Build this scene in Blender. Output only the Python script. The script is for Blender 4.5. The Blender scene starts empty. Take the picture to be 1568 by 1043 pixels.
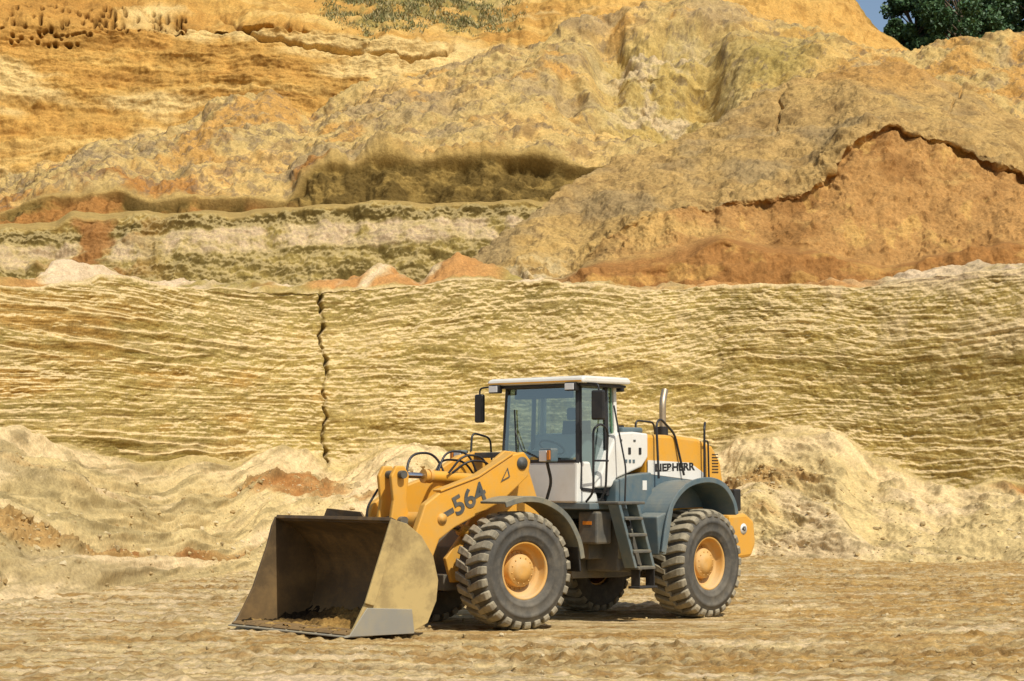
import bpy, math, random
import numpy as np
from mathutils import Matrix, Vector
random.seed(7); rng=np.random.RandomState(7)
scene=bpy.context.scene
# ---------------------------------------------------------------- camera
F=3225.0; PITCH=math.radians(3.84); CAMH=2.0
cd=bpy.data.cameras.new("camera"); cam=bpy.data.objects.new("camera",cd)
scene.collection.objects.link(cam); scene.camera=cam
cam.location=(0,0,CAMH); cam.rotation_euler=(math.pi/2+PITCH,0,0)
cd.sensor_width=36; cd.lens=36*F/1568; cd.clip_end=9000; cd.clip_start=.5
# ---------------------------------------------------------------- light
SUN=Vector((0.48,-0.66,1.08)).normalized()
el=math.asin(SUN.z); az=math.atan2(SUN.x,SUN.y)
w=bpy.data.worlds.new("World"); scene.world=w; w.use_nodes=True
nt=w.node_tree; bg=nt.nodes["Background"]
sk=nt.nodes.new("ShaderNodeTexSky"); sk.sky_type='NISHITA'; sk.sun_disc=False
sk.sun_elevation=el; sk.sun_rotation=az; sk.air_density=1.0; sk.dust_density=2.0
nt.links.new(sk.outputs[0],bg.inputs[0]); bg.inputs[1].default_value=0.11
sl=bpy.data.lights.new("sun",'SUN'); sl.energy=4.2; sl.angle=math.radians(.6); sl.color=(1,.95,.86)
so=bpy.data.objects.new("sun",sl); scene.collection.objects.link(so)
so.rotation_euler=SUN.to_track_quat('Z','Y').to_euler()
scene.view_settings.view_transform='Standard'; scene.view_settings.look='None'; scene.view_settings.exposure=0
# ---------------------------------------------------------------- noise
_g=rng.rand(256,256)*2*np.pi; GX=np.cos(_g).astype(np.float32); GY=np.sin(_g).astype(np.float32)
def noise(x,y,s=0):
    x=np.asarray(x,np.float32)+s*17.31; y=np.asarray(y,np.float32)+s*31.77
    xi=np.floor(x).astype(np.int32); yi=np.floor(y).astype(np.int32); fx=x-xi; fy=y-yi
    u=fx*fx*fx*(fx*(fx*6-15)+10); v=fy*fy*fy*(fy*(fy*6-15)+10)
    def g(i,j,dx,dy):
        a=(xi+i)&255; b=(yi+j)&255
        return GX[a,b]*dx+GY[a,b]*dy
    n0=g(0,0,fx,fy)*(1-u)+g(1,0,fx-1,fy)*u
    n1=g(0,1,fx,fy-1)*(1-u)+g(1,1,fx-1,fy-1)*u
    return (n0*(1-v)+n1*v)*1.5
def fbm(x,y,o=4,s=0,gain=.5):
    t=0;a=1;n=0
    for i in range(o):
        t=t+a*noise(x*2.03**i+y*.13*i,y*2.03**i-x*.11*i,s+i*3); n+=a; a*=gain
    return t/n*1.3
def fbs(x,y,o=4,s=0,gain=.5):
    t=0;a=1;n=0
    for i in range(o):
        t=t+a*noise(x*2.03**i,y*2.03**i,s+i*3); n+=a; a*=gain
    return t/n*1.3
def ridged(x,y,o=3,s=0):
    t=0;a=1;n=0
    for i in range(o):
        t=t+a*(1-np.abs(noise(x*2.1**i,y*2.1**i,s+i*5))*1.6); n+=a; a*=.5
    return t/n
def ss(a,b,x):
    t=np.clip((x-a)/(b-a),0,1); return t*t*(3-2*t)
def lin(c):
    c=np.array(c,float)/255.; return np.where(c<=.04045,c/12.92,((c+.055)/1.055)**2.4)
def C(r,g,b,k=.80): return lin((r,g,b))*k
def mix(a,b,m):
    return a*(1-m[...,None])+b*m[...,None]
# ---------------------------------------------------------------- materials
def base_mat(name):
    m=bpy.data.materials.new(name); m.use_nodes=True
    return m,m.node_tree,m.node_tree.nodes["Principled BSDF"]
def terrain_mat(name,sc=1.0,bump=.5):
    m,t,p=base_mat(name); N=t.nodes.new; L=t.links.new
    p.inputs["Roughness"].default_value=.95; p.inputs["Specular IOR Level"].default_value=.08
    a=N("ShaderNodeAttribute"); a.attribute_name="Col"
    tc=N("ShaderNodeTexCoord")
    n1=N("ShaderNodeTexNoise"); n1.inputs["Scale"].default_value=2.2*sc; n1.inputs["Detail"].default_value=9; n1.inputs["Roughness"].default_value=.68
    n2=N("ShaderNodeTexNoise"); n2.inputs["Scale"].default_value=14*sc; n2.inputs["Detail"].default_value=6; n2.inputs["Roughness"].default_value=.75
    for n in(n1,n2): L(tc.outputs["Object"],n.inputs["Vector"])
    r=N("ShaderNodeMapRange"); r.inputs[1].default_value=.25; r.inputs[2].default_value=.75; r.inputs[3].default_value=.74; r.inputs[4].default_value=1.22
    L(n1.outputs[0],r.inputs[0])
    r2=N("ShaderNodeMapRange"); r2.inputs[1].default_value=.3; r2.inputs[2].default_value=.7; r2.inputs[3].default_value=.66; r2.inputs[4].default_value=1.30
    L(n2.outputs[0],r2.inputs[0])
    mu=N("ShaderNodeMath"); mu.operation='MULTIPLY'; L(r.outputs[0],mu.inputs[0]); L(r2.outputs[0],mu.inputs[1])
    vm=N("ShaderNodeVectorMath"); vm.operation='SCALE'; L(a.outputs["Color"],vm.inputs[0]); L(mu.outputs[0],vm.inputs["Scale"])
    L(vm.outputs[0],p.inputs["Base Color"])
    b=N("ShaderNodeBump"); b.inputs["Strength"].default_value=bump; b.inputs["Distance"].default_value=.06
    L(n2.outputs[0],b.inputs["Height"]); L(b.outputs[0],p.inputs["Normal"])
    return m
def paint(name,col,rough=.4,dust=.35,dcol=(.5,.4,.22),metal=0,sc=3.0,spec=.5):
    m,t,p=base_mat(name); N=t.nodes.new; L=t.links.new
    tc=N("ShaderNodeTexCoord")
    n1=N("ShaderNodeTexNoise"); n1.inputs["Scale"].default_value=sc; n1.inputs["Detail"].default_value=8; n1.inputs["Roughness"].default_value=.7
    L(tc.outputs["Object"],n1.inputs["Vector"])
    r=N("ShaderNodeMapRange"); r.inputs[1].default_value=.42; r.inputs[2].default_value=.72; r.inputs[3].default_value=dust*.15; r.inputs[4].default_value=dust
    L(n1.outputs[0],r.inputs[0])
    g=N("ShaderNodeNewGeometry"); sx=N("ShaderNodeSeparateXYZ"); L(g.outputs["Normal"],sx.inputs[0])
    up=N("ShaderNodeMapRange"); up.inputs[1].default_value=.3; up.inputs[2].default_value=1; up.inputs[3].default_value=0; up.inputs[4].default_value=dust*.6
    L(sx.outputs[2],up.inputs[0])
    sp=N("ShaderNodeSeparateXYZ"); L(g.outputs["Position"],sp.inputs[0])
    lo=N("ShaderNodeMapRange"); lo.inputs[1].default_value=1.9; lo.inputs[2].default_value=.3; lo.inputs[3].default_value=0; lo.inputs[4].default_value=dust*.5
    L(sp.outputs[2],lo.inputs[0])
    a0=N("ShaderNodeMath"); a0.operation='ADD'; L(up.outputs[0],a0.inputs[0]); L(lo.outputs[0],a0.inputs[1])
    ad=N("ShaderNodeMath"); ad.operation='ADD'; ad.use_clamp=True; L(r.outputs[0],ad.inputs[0]); L(a0.outputs[0],ad.inputs[1])
    mx=N("ShaderNodeMix"); mx.data_type='RGBA'; L(ad.outputs[0],mx.inputs[0]); mx.inputs[6].default_value=(*col,1); mx.inputs[7].default_value=(*dcol,1)
    L(mx.outputs[2],p.inputs["Base Color"])
    p.inputs["Metallic"].default_value=metal; p.inputs["Specular IOR Level"].default_value=spec
    rr=N("ShaderNodeMapRange"); rr.inputs[3].default_value=rough; rr.inputs[4].default_value=.9; L(ad.outputs[0],rr.inputs[0]); L(rr.outputs[0],p.inputs["Roughness"])
    b=N("ShaderNodeBump"); b.inputs["Strength"].default_value=.15; b.inputs["Distance"].default_value=.012; L(n1.outputs[0],b.inputs["Height"]); L(b.outputs[0],p.inputs["Normal"])
    return m
M_T=terrain_mat("quarry_soil"); M_TF=terrain_mat("quarry_soil_far",.6,1.0); M_G=terrain_mat("ground_soil",1.3,.8)
M_Y=paint("yellow_paint",(.74,.35,.025),.42,.42,dcol=(.50,.36,.14),sc=4)
M_YD=paint("rim_yellow_paint",(.70,.33,.03),.5,.5)
M_W=paint("white_paint",(.76,.75,.68),.4,.26)
M_S=paint("slate_paint",(.065,.12,.15),.42,.26)
M_SD=paint("dark_frame_paint",(.042,.054,.058),.55,.5,dcol=(.28,.22,.13))
M_FD=paint("dusty_fender",(.08,.10,.10),.6,.6,dcol=(.38,.31,.17))
M_K=paint("black_trim",(.012,.012,.013),.45,.12,dcol=(.2,.17,.12))
M_TY=paint("tyre_rubber",(.034,.036,.036),.8,.38,dcol=(.28,.24,.17),spec=.25,sc=5)
M_TR=paint("tyre_tread_dusty",(.07,.07,.06),.9,1.0,dcol=(.36,.31,.21),sc=5,spec=.2)
M_BI=paint("bucket_inner_steel",(.034,.025,.015),.45,.7,dcol=(.24,.145,.05),sc=2.6)
M_BO=paint("bucket_worn_steel",(.16,.105,.045),.35,1.0,dcol=(.54,.40,.16),metal=.15,sc=2.6)
M_BW=paint("bucket_wear_steel",(.33,.34,.32),.35,.5,dcol=(.46,.38,.22),metal=.5,sc=2.6)
M_CH=paint("chrome_steel",(.6,.6,.58),.2,.2,metal=1)
M_EX=paint("exhaust_pipe_steel",(.5,.4,.28),.35,.4,metal=.8)
M_RB=paint("seat_fabric",(.05,.05,.055),.8,.1)
M_LT=paint("lamp_glass",(.8,.8,.78),.1,.05)
M_AM=paint("amber_lamp",(.7,.22,.02),.2,.05)
M_GT=paint("green_tint_frame",(.08,.22,.12),.4,.2)
def glass():
    m=bpy.data.materials.new("cab_glass"); m.use_nodes=True; t=m.node_tree; t.nodes.clear(); N=t.nodes.new
    o=N("ShaderNodeOutputMaterial"); tr=N("ShaderNodeBsdfTransparent"); tr.inputs[0].default_value=(.55,.68,.68,1)
    gl=N("ShaderNodeBsdfGlossy"); gl.inputs["Roughness"].default_value=.03; gl.inputs[0].default_value=(.9,.97,1,1)
    lw=N("ShaderNodeLayerWeight"); lw.inputs[0].default_value=.5
    mr=N("ShaderNodeMapRange"); mr.inputs[3].default_value=.20; mr.inputs[4].default_value=.75
    mx=N("ShaderNodeMixShader"); t.links.new(lw.outputs[1],mr.inputs[0]); t.links.new(mr.outputs[0],mx.inputs[0])
    t.links.new(tr.outputs[0],mx.inputs[1]); t.links.new(gl.outputs[0],mx.inputs[2]); t.links.new(mx.outputs[0],o.inputs[0])
    return m
M_GL=glass()
# ---------------------------------------------------------------- terrain tools
def P(px,py,d):
    # bearing / elevation surveyed from the viewpoint, at distance d -> world position
    u=(px-784)/F; v=(521.5-py)/F; c=math.cos(PITCH); s=math.sin(PITCH)
    k=d/(c-v*s); return np.stack([u*k, d+0*u, CAMH+(s+v*c)*k],-1)
def grid_mesh(name,V,Col,mat):
    R,Cn=V.shape[:2]; me=bpy.data.meshes.new(name)
    me.vertices.add(R*Cn); me.vertices.foreach_set("co",V.reshape(-1).astype(np.float32))
    i=np.arange(R*Cn,dtype=np.int32).reshape(R,Cn)
    q=np.stack([i[:-1,:-1],i[:-1,1:],i[1:,1:],i[1:,:-1]],-1).reshape(-1)
    nf=len(q)//4; me.loops.add(len(q)); me.loops.foreach_set("vertex_index",q)
    me.polygons.add(nf); me.polygons.foreach_set("loop_start",np.arange(0,nf*4,4,dtype=np.int32))
    me.polygons.foreach_set("use_smooth",np.ones(nf,bool))
    me.update(calc_edges=True)
    Col=np.clip(Col,.004,.85); r=Col[...,0]; g=np.clip(Col[...,1],.465*r,.74*r); b=np.maximum(Col[...,2],r*(.10+.42*np.clip(g/r-.5,0,.3)))
    Col=np.stack([r,g,b],-1); Lm=Col.mean(-1,keepdims=True); Col=(Lm+(Col-Lm)*.96)*1.04
    at=me.color_attributes.new("Col",'FLOAT_COLOR','POINT')
    c4=np.ones((R*Cn,4),np.float32); c4[:,:3]=Col.reshape(-1,3); at.data.foreach_set("color",c4.reshape(-1))
    me.materials.append(mat); o=bpy.data.objects.new(name,me); scene.collection.objects.link(o); return o
def itp(px,pts):
    a=np.array(pts,float); y=np.interp(px,a[:,0],a[:,1])
    k=np.exp(-np.linspace(-2,2,15)**2); k/=k.sum()
    return np.convolve(np.pad(y,7,mode='edge'),k,'valid')
def loft(px,curves,rows):
    cs=[]
    for c in curves:
        if 'off' in c: cs.append(cs[-1]+np.array(c['off'])); continue
        cs.append(P(px,itp(px,c['py']) + c.get('j',0)*fbs(px*.014,px*0+.37,4,c.get('s',1),.45),itp(px,c['d'])))
    out=[];T=[]
    for i,n in enumerate(rows):
        for k in range(n):
            t=k/n; out.append(cs[i]*(1-t)+cs[i+1]*t); T.append(i+t)
    out.append(cs[-1]); T.append(len(rows))
    V=np.stack(out,0); T=np.repeat(np.array(T)[:,None],len(px),1)
    d=np.linalg.norm(np.diff(V,axis=0),axis=-1); L=np.concatenate([np.zeros((1,len(px))),np.cumsum(d,0)],0)
    k=np.ones(41)/41; L=np.stack([np.convolve(np.pad(r,20,mode='edge'),k,'valid') for r in L],0)
    return V,T,L
def normals(V,sm=3):
    a=np.gradient(V,axis=1); b=np.gradient(V,axis=0); n=np.cross(a,b)
    n/= (np.linalg.norm(n,axis=-1,keepdims=True)+1e-9)
    for _ in range(sm):
        n[1:-1]=(n[:-2]+n[1:-1]*2+n[2:])/4
    if sm>1:
        w_=12; cs_=np.cumsum(np.pad(n,((0,0),(w_+1,w_),(0,0)),mode='edge'),axis=1); n=(cs_[:,2*w_+1:]-cs_[:,:-(2*w_+1)])/(2*w_+1)
    return n/(np.linalg.norm(n,axis=-1,keepdims=True)+1e-9)
def pix(V):
    c=math.cos(PITCH); s=math.sin(PITCH); z=V[...,2]-CAMH
    dep=V[...,1]*c+z*s; return 784+F*V[...,0]/dep, 521.5-F*(z*c-V[...,1]*s)/dep
def ledges(X,Z,n,z0,z1,r,fx=.28,wav=.28,amin=.04,amax=.13,fall=.22):
    xs=X[X.shape[0]//2]; D=np.zeros_like(X); M=np.zeros_like(X)
    for k in range(n):
        h=z0+(z1-z0)*(k+r.rand())/n
        hk=h+wav*fbs(xs*fx,xs*0+k*.37,3,k+1)+.05*noise(xs*1.7,xs*0,k+2)+.02*noise(xs*6,xs*0,k+9)-.02*xs
        A=(amin+(amax-amin)*r.rand()**1.5)*ss(.0,.35,fbs(xs*.22,xs*0,3,k+40)+.12)
        d=hk[None]-Z; D+=A[None]*np.where(d>0,np.exp(-np.clip(d,0,9)/fall),np.exp(-(d/.018)**2)); M=np.maximum(M,np.exp(-((d+.02)/.05)**2)*np.clip(A[None]/.06,0,1))
    return D,M
# ---------------------------------------------------------------- ground
xs=np.concatenate([[-3000,-1200,-500,-200,-90,-40],np.linspace(-20,20,1250),[40,90,200,500,1200,3000]])
yy=1/np.linspace(1/17.,1/62.,860)
ys=np.concatenate([[-800,-200,-50,0,8,14],yy,[80,130,300,900,3000,7000]])
X,Y=np.meshgrid(xs,ys); near=((np.abs(X)<21)&(Y>15)&(Y<70)).astype(float)
pad=1-.75*np.exp(-(((X-.9)/3.6)**2+((Y-30.3)/3.2)**2)**2)
warp=fbs(X*.08,Y*.12,3,5)
rut=fbs(X*.16+Y*.05,Y*1.5+warp*3,4,2)
rut2=fbs(X*.3,Y*3.0+warp*6+X*.12,5,8,.47)
fine=fbm(X*6,Y*5,6,11,.6)
trk=np.zeros_like(X); tlug=np.zeros_like(X)
for y0,sl_,cv in((22.6,.05,.010),(23.9,-.06,.004),(25.3,.03,-.006),(27.2,.08,.004),(34.5,.05,.01),(37.5,-.04,.008),(41.,.06,-.004),(45.,.03,.006)):
    for dy in(0,2.0):
        q=(Y-(y0+dy+sl_*X+cv*X*X+.25*noise(X*.25,X*0,int(y0))))
        b=np.exp(-(q/.34)**4); trk=np.maximum(trk,b*ss(-.35,.2,noise(X*.12,Y*.1,int(y0)+3)+.15)); tlug=np.where(b>.2,np.sin(X*21+np.abs(q)*9),tlug)
clod=np.clip(fbm(X*3.0,Y*3.0,6,15,.5)-.16,0,1)*ss(-.15,.35,fbm(X*.3,Y*.5,3,16)+.1)
Z=.04*rut+.035*rut2+.045*fine+.13*clod+.05*fbm(X*.3,Y*.3,3,30)+trk*(-.08+.06*ss(-.3,.5,tlug))
Z+=.09*(ridged(X*.35+Y*.1,Y*2.0+warp*4,4,19)-.55)*ss(-.1,.3,fbs(X*.1,Y*.2,2,29))
Z=Z*near*pad
gc=np.ones(X.shape+(3,))*C(230,203,140)
gc=mix(gc,C(190,150,84),ss(-.05,.38,rut2+.35*fbs(X*.1,Y*.25,3,41)))
gc=mix(gc,C(240,218,162),ss(.05,.5,rut)*.85)
gc=mix(gc,C(202,158,84),ss(-.05,.5,fbs(X*.1+3,Y*.3,3,51)+.05*(X-1))*.8)
gc=mix(gc,C(172,152,104),ss(.05,.4,fbs(X*.4,Y*3,5,61,.6))*.6)
gc=mix(gc,C(178,138,80),ss(.0,.3,fbs(X*1.0,Y*4,5,66,.6))*.7)
gc=mix(gc,C(238,216,162),ss(.05,.3,fbs(X*2.2,Y*7,4,69,.65))*.6)
gc=mix(gc,C(170,130,70),trk*(.5+.45*ss(0,-.6,tlug)))
gc=mix(gc,C(156,120,64),ss(.02,.3,clod)*.5)
grid_mesh("quarry_ground",np.stack([X,Y,Z],-1),gc,M_G)
# ---------------------------------------------------------------- talus + main cliff
px=np.linspace(-380,1950,1560)
foot=[(-400,955),(0,938),(150,925),(300,897),(400,882),(600,868),(800,862),(1160,858),(1300,866),(1568,872),(1950,880)]
fd=[(x,2.12*F/(y-738)) for x,y in foot]
J=[(-400,46),(0,51),(250,58),(450,62),(800,64),(1100,64),(1350,62),(1568,60),(1950,58)]
def plus(c,k): return [(a,b+k) for a,b in c]
cur=[dict(py=foot,d=fd),
 dict(py=[(-400,738),(0,744),(100,756),(250,796),(360,822),(450,800),(600,790),(1000,790),(1160,775),(1280,770),(1340,810),(1420,815),(1568,812),(1950,815)],
      d=[(-400,38),(0,41),(250,49.5),(400,54),(600,57.5),(1100,60),(1300,57.5),(1568,55.5),(1950,53)],j=14,s=4),
 dict(py=[(-400,640),(0,660),(60,676),(140,686),(220,714),(290,698),(350,705),(430,684),(470,688),(505,712),(545,705),(595,682),(700,690),(1000,700),(1090,690),(1130,668),(1230,660),(1290,668),(1340,700),(1400,728),(1470,748),(1530,733),(1568,738),(1950,730)],d=J,j=8),
 dict(py=[(-400,446),(0,443),(130,440),(150,425),(250,440),(490,445),(560,438),(640,438),(710,428),(780,432),(860,437),(1000,443),(1300,441),(1400,425),(1568,412),(1950,405)],d=plus(J,1.3),j=6,s=9),
 dict(py=[(-400,436),(0,428),(60,420),(100,402),(150,403),(190,425),(250,431),(480,437),(540,424),(600,406),(640,430),(700,388),(740,404),(800,425),(860,432),(1000,438),(1340,434),(1400,416),(1500,404),(1568,400),(1950,395)],d=plus(J,2.8),j=7,s=14),
 dict(off=(0,5,-.3)),dict(off=(0,26,.5))]
V,T,L=loft(px,cur,[110,130,320,30,12,4])
N_=normals(V); PX,PY=pix(V); X,Y,Z=V[...,0],V[...,1],V[...,2]; Y=L
cl=ss(1.93,2.05,T)*(1-ss(3.0,3.15,T)); ta=1-ss(1.9,2.0,T)
wz=Z+.7*fbs(X*.10,Z*.25,3,3)-.03*X
big=fbm(X*.13,Z*.16,3,20)
patch=ss(-.15,.3,fbm(X*.13,Z*.5,4,121,.6))
r2=np.random.RandomState(3)
LD,LM=ledges(X,Z,30,2.6,7.9,r2)
lv=(ss(7.6,6.4,Z)*.85+.15)*(.2+.8*patch)*(1-.35*ss(1150,1400,PX)); LD*=lv; LM*=lv
scr=fbs(X*.35,wz*9,4,17,.6)
holl=np.clip(fbm(X*.8,wz*1.3,5,33,.62)-.25,0,1)
D=cl*(.42*big+.95*LD+.028*scr+.05*fbm(X*.9,Z*.9,5,23,.47)+.045*fbm(X*3.5,Z*5,5,27,.5)-.18*holl)
crx=497+6*noise(Z*.9,Z*0+3.3,2)+5*noise(Z*4,Z*0+1.3,2)+(Z-5)*-2.2
cw_=1.3+.9*ss(-.4,.5,noise(Z*1.7,Z*0,12))
D-=cl*.36*np.exp(-((PX-crx)/cw_)**2)*(.15+.85*ss(-.25,.1,noise(Z*2.,Z*0,8)))
sl1=fbm(X*.35,Y*.35,5,40); cd1=np.clip(fbm(X*1.7,Y*1.7,6,44,.6)-.06,0,1)
rdg=ridged(X*.5+Y*.2,Y*.5-X*.1,4,47)
edge=ss(0,.25,T)
brn=ss(.12,.42,fbm(X*.16+1,Y*.3,4,52)+.66*np.exp(-((PX-1200)/120)**2)*np.exp(-((PY-755)/60)**2)+.8*np.exp(-((PX-480)/120)**2)*np.exp(-((PY-757)/34)**2)-.24)
D+=ta*edge*(.60*sl1+.34*cd1*(.4+brn)+.10*(rdg-.6)+.075*fbm(X*3,Y*3,6,49,.6))
top=ss(3.05,3.2,T)
D+=top*(.25*fbm(X*.7,Y*.7,4,60)+.08*fbm(X*3,Y*3,4,61,.47))
V2=V+N_*D[...,None]; nz=normals(V2,1)[...,2]
col=np.ones(X.shape+(3,))*C(188,162,88)
pn=fbm(X*.12,wz*.8,4,70); pn2=fbs(X*.25,wz*2.6,5,73,.6)
col=mix(col,C(208,184,114),ss(-.05,.45,pn2+.3*pn))
col=mix(col,C(164,136,64),ss(.0,.45,fbs(X*.2,wz*1.8,5,77,.6))*.85)
col=mix(col,C(198,150,72),ss(.12,.5,fbm(X*.3,Z*.8,5,80,.6)+.0009*(430-PX))*.75)
col=mix(col,C(158,142,76),ss(.0,.4,fbs(X*.25,wz*.9,4,83))*.6)
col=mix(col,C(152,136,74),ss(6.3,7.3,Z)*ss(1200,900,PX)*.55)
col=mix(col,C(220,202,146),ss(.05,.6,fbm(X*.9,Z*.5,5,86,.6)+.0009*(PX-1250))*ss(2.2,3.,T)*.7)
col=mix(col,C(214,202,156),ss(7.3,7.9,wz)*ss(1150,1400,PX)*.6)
col=mix(col,C(138,108,50),ss(.12,.42,fbs(X*.5,wz*5,5,88,.65))*.65)
col=mix(col,C(214,190,122),ss(.12,.4,fbs(X*.4,wz*7,5,89,.65))*.6)
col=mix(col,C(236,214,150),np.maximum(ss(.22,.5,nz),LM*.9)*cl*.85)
col=mix(col,C(100,80,42),np.exp(-((PX-crx)/2.5)**2)*.4)
col=mix(col,C(200,146,82),top*ss(-.1,.3,fbm(X*.25,Y*0,3,90)))
tc=np.ones(X.shape+(3,))*C(220,194,130)
tc=mix(tc,C(232,209,150),ss(-.05,.35,fbm(X*.25,Y*.35,5,92,.6)))
tc=mix(tc,C(236,213,150),ss(1.5,1.85,T))
tc=mix(tc,C(174,152,100),ss(.0,.4,fbm(X*.6,Y*.7,6,95,.65)+.0009*(350-PX))*.75)
tc=mix(tc,C(192,150,86),brn*.9)
tc=mix(tc,C(180,126,68),brn*ss(-.1,.3,fbm(X*.6,Y*.9,4,97)+.5*np.exp(-((PX-470)/120)**2)-.3*ss(300,100,PX)))
tc=mix(tc,C(142,122,78),ss(.08,.35,cd1)*.55)
col=col*(1-ta[...,None])+tc*ta[...,None]
tp=top*(1-.75*ss(800,900,PX)*(1-ss(1330,1380,PX)))
col=mix(col,C(228,208,156),tp*ss(-.15,.2,fbm(X*.4,Y*.4,4,99)+.5*np.exp(-((PX-100)/70)**2)-.3*np.exp(-((PX-680)/50)**2)))
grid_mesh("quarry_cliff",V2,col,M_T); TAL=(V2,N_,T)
# ---------------------------------------------------------------- terrace + spoil hill
px=np.linspace(-380,1950,1300)
cur=[dict(py=[(-400,455),(1950,455)],d=[(-400,76),(1950,81)]),
 dict(py=[(-400,362),(0,352),(90,347),(110,332),(240,335),(330,331),(440,323),(560,313),(800,312),(1950,312)],d=[(-400,78),(450,80.5),(1950,82.5)],j=9),
 dict(py=[(-400,350),(0,344),(90,338),(110,322),(240,326),(330,322),(440,318),(560,309),(800,308),(1950,308)],d=[(-400,82),(450,84),(1950,87)],j=6),
 dict(py=[(-400,335),(0,322),(100,296),(180,290),(240,312),(330,300),(440,303),(480,262),(560,249),(700,241),(800,240),(880,249),(960,258),(1150,250),(1950,250)],d=[(-400,83.5),(200,85),(450,86),(1950,90)],j=12,s=5),
 dict(py=[(-400,324),(0,314),(60,296),(150,262),(250,248),(330,235),(440,225),(560,205),(700,190),(800,200),(880,225),(1000,212),(1100,190),(1300,140),(1568,150),(1950,170)],d=[(-400,92),(400,94),(900,97),(1950,101)],j=8,s=6),
 dict(py=[(-400,322),(0,308),(60,288),(150,246),(250,222),(330,190),(420,166),(480,190),(560,160),(700,125),(800,95),(900,80),(1000,75),(1100,80),(1180,75),(1280,75),(1400,108),(1440,97),(1500,72),(1568,62),(1950,90)],d=[(-400,98),(400,101),(900,105),(1950,108)],j=6,s=8),
 dict(py=[(-400,320),(0,300),(60,280),(150,238),(250,212),(330,176),(420,158),(480,188),(500,178),(560,150),(620,130),(700,103),(760,72),(850,45),(900,22),(960,8),(1050,6),(1120,20),(1180,40),(1280,58),(1400,98),(1440,90),(1500,68),(1568,60),(1950,88)],d=[(-400,101),(400,105),(900,113),(1950,115)],j=7,s=12),
 dict(off=(0,14,-7))]
V,T,L=loft(px,cur,[130,14,100,110,150,90,10])
N_=normals(V); PX,PY=pix(V); X,Y,Z=V[...,0],V[...,1],V[...,2]; Y=L
w1=1-ss(.95,1.05,T); w2=ss(1.98,2.08,T)*(1-ss(2.92,3.02,T)); hill=ss(2.98,3.1,T)
wz=Z+.35*fbs(X*.1,Z*.3,3,3)
D=w1*(.45*fbm(X*.25,Z*.2,3,102)+.14*(ridged(X*.2,wz*2.0,3,103)-.5)+.36*fbm(X*.9,Z*.9,6,104,.62)+.3*np.clip(fbm(X*.8,Z*1.2,4,106),0,1)*(PX<240))
D+=w2*(.7*fbm(X*.35,Z*.3,4,105)+.42*fbm(X*1.0,Z*1.1,6,108,.62)+.16*(ridged(X*.2,wz*2.0,3,109)-.5)-.5)
fl_=np.clip(fbm(X*1.1,Y*1.1,6,112,.60),-.35,1)+.25*ridged(X*.9+.3*Y,Y*.7-X*.2,4,114)
D+=hill*(1.2*fbm(X*.10,Y*.12,4,101)+.45*fbm(X*.35+.2*Y,Y*.2-X*.08,5,110,.58)+.36*fl_)
amx=np.exp(-(np.abs(PX-1010+18*fbs(Z*.3,Z*0,3,119))/100)**4)*ss(232,190,PY)*ss(28,48,PY)
D-=amx*(1.5+1.2*fbm(X*.3+.10*Y,Y*.16,6,115,.56)+.5*ridged(X*.35+.05*Y,Y*.12,4,117))
for k_,(cx,cy,rx,ry) in enumerate(((930,75,26,60),(870,150,22,40),(1085,95,22,42))):
    D-=hill*.9*np.exp(-(((PX-cx+8*noise(Y*.3,Y*0,k_))/rx)**2+((PY-cy)/ry)**2)**2)
lip=np.exp(-((T-3.04)/.05)**2); D+=lip*.7*(.6+.8*fbm(X*.6,Y*0,4,118,.6))*ss(440,480,PX)*ss(900,860,PX)
V2=V+N_*D[...,None]; nz=normals(V2,1)[...,2]
a=np.ones(X.shape+(3,))*C(170,148,80)
bt=(PY-np.interp(PX,[-400,0,240,560,800],[362,352,335,313,312]))+8*fbs(X*.25,X*0,4,120)+4*fbm(X*1.5,Z*1.5,4,121)
a=mix(a,C(112,94,40),ss(28,18,bt)); a=mix(a,C(176,148,78),ss(8,2,bt))
a=mix(a,C(220,204,150),ss(22,28,bt)*ss(66,54,bt)*ss(-.45,.1,fbm(X*.7,Z*1.1,6,122,.62)))
a=mix(a,C(120,102,46),ss(58,66,bt)*ss(-.35,.1,fbs(X*.4,Z*2,4,123))*.85)
a=mix(a,C(212,188,126),ss(.3,.55,nz)*w1*.6)
rd=np.exp(-((PX-140)/85)**2); a=mix(a,C(170,120,64),rd*ss(-.1,.25,fbm(X*.5,Z*.7,5,124)))
b=np.ones(X.shape+(3,))*C(114,92,40); b=mix(b,C(156,128,62),ss(-.1,.35,fbm(X*.9,Z*1.4,5,126,.6)))  # dark olive wall, deepened further: overhang shade is put into its colour
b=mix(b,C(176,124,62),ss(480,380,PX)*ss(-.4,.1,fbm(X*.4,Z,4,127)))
tb=C(190,158,90)
h=np.ones(X.shape+(3,))*C(212,180,110)
h=mix(h,C(228,186,108),ss(-.05,.4,fbm(X*.14,Y*.16,5,130)))
h=mix(h,C(172,138,84),ss(0,.35,fbm(X*.5,Y*.6,6,131,.68))*.85)
h=mix(h,C(182,156,110),ss(-.05,.35,fbm(X*.2+.05*Y,Y*.3,5,133)-.001*(PY-150)-.0003*np.abs(PX-600))*.7)
h=mix(h,C(208,160,84),ss(.12,.4,fbm(X*.3,Y*.3,5,135)+.6*np.exp(-((PX-350)/110)**2)*np.exp(-((PY-195)/35)**2)-.1+.0009*np.maximum(0,PX-1120)))
h=mix(h,C(200,170,94),amx*.9); h=mix(h,C(222,206,148),amx*ss(-.1,.3,fbm(X*.3,Y*.3,6,137,.62))*.8)
h=mix(h,C(176,154,78),np.exp(-((PX-1190)/70)**2)*np.exp(-((PY-90)/40)**2)*.8)
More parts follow.
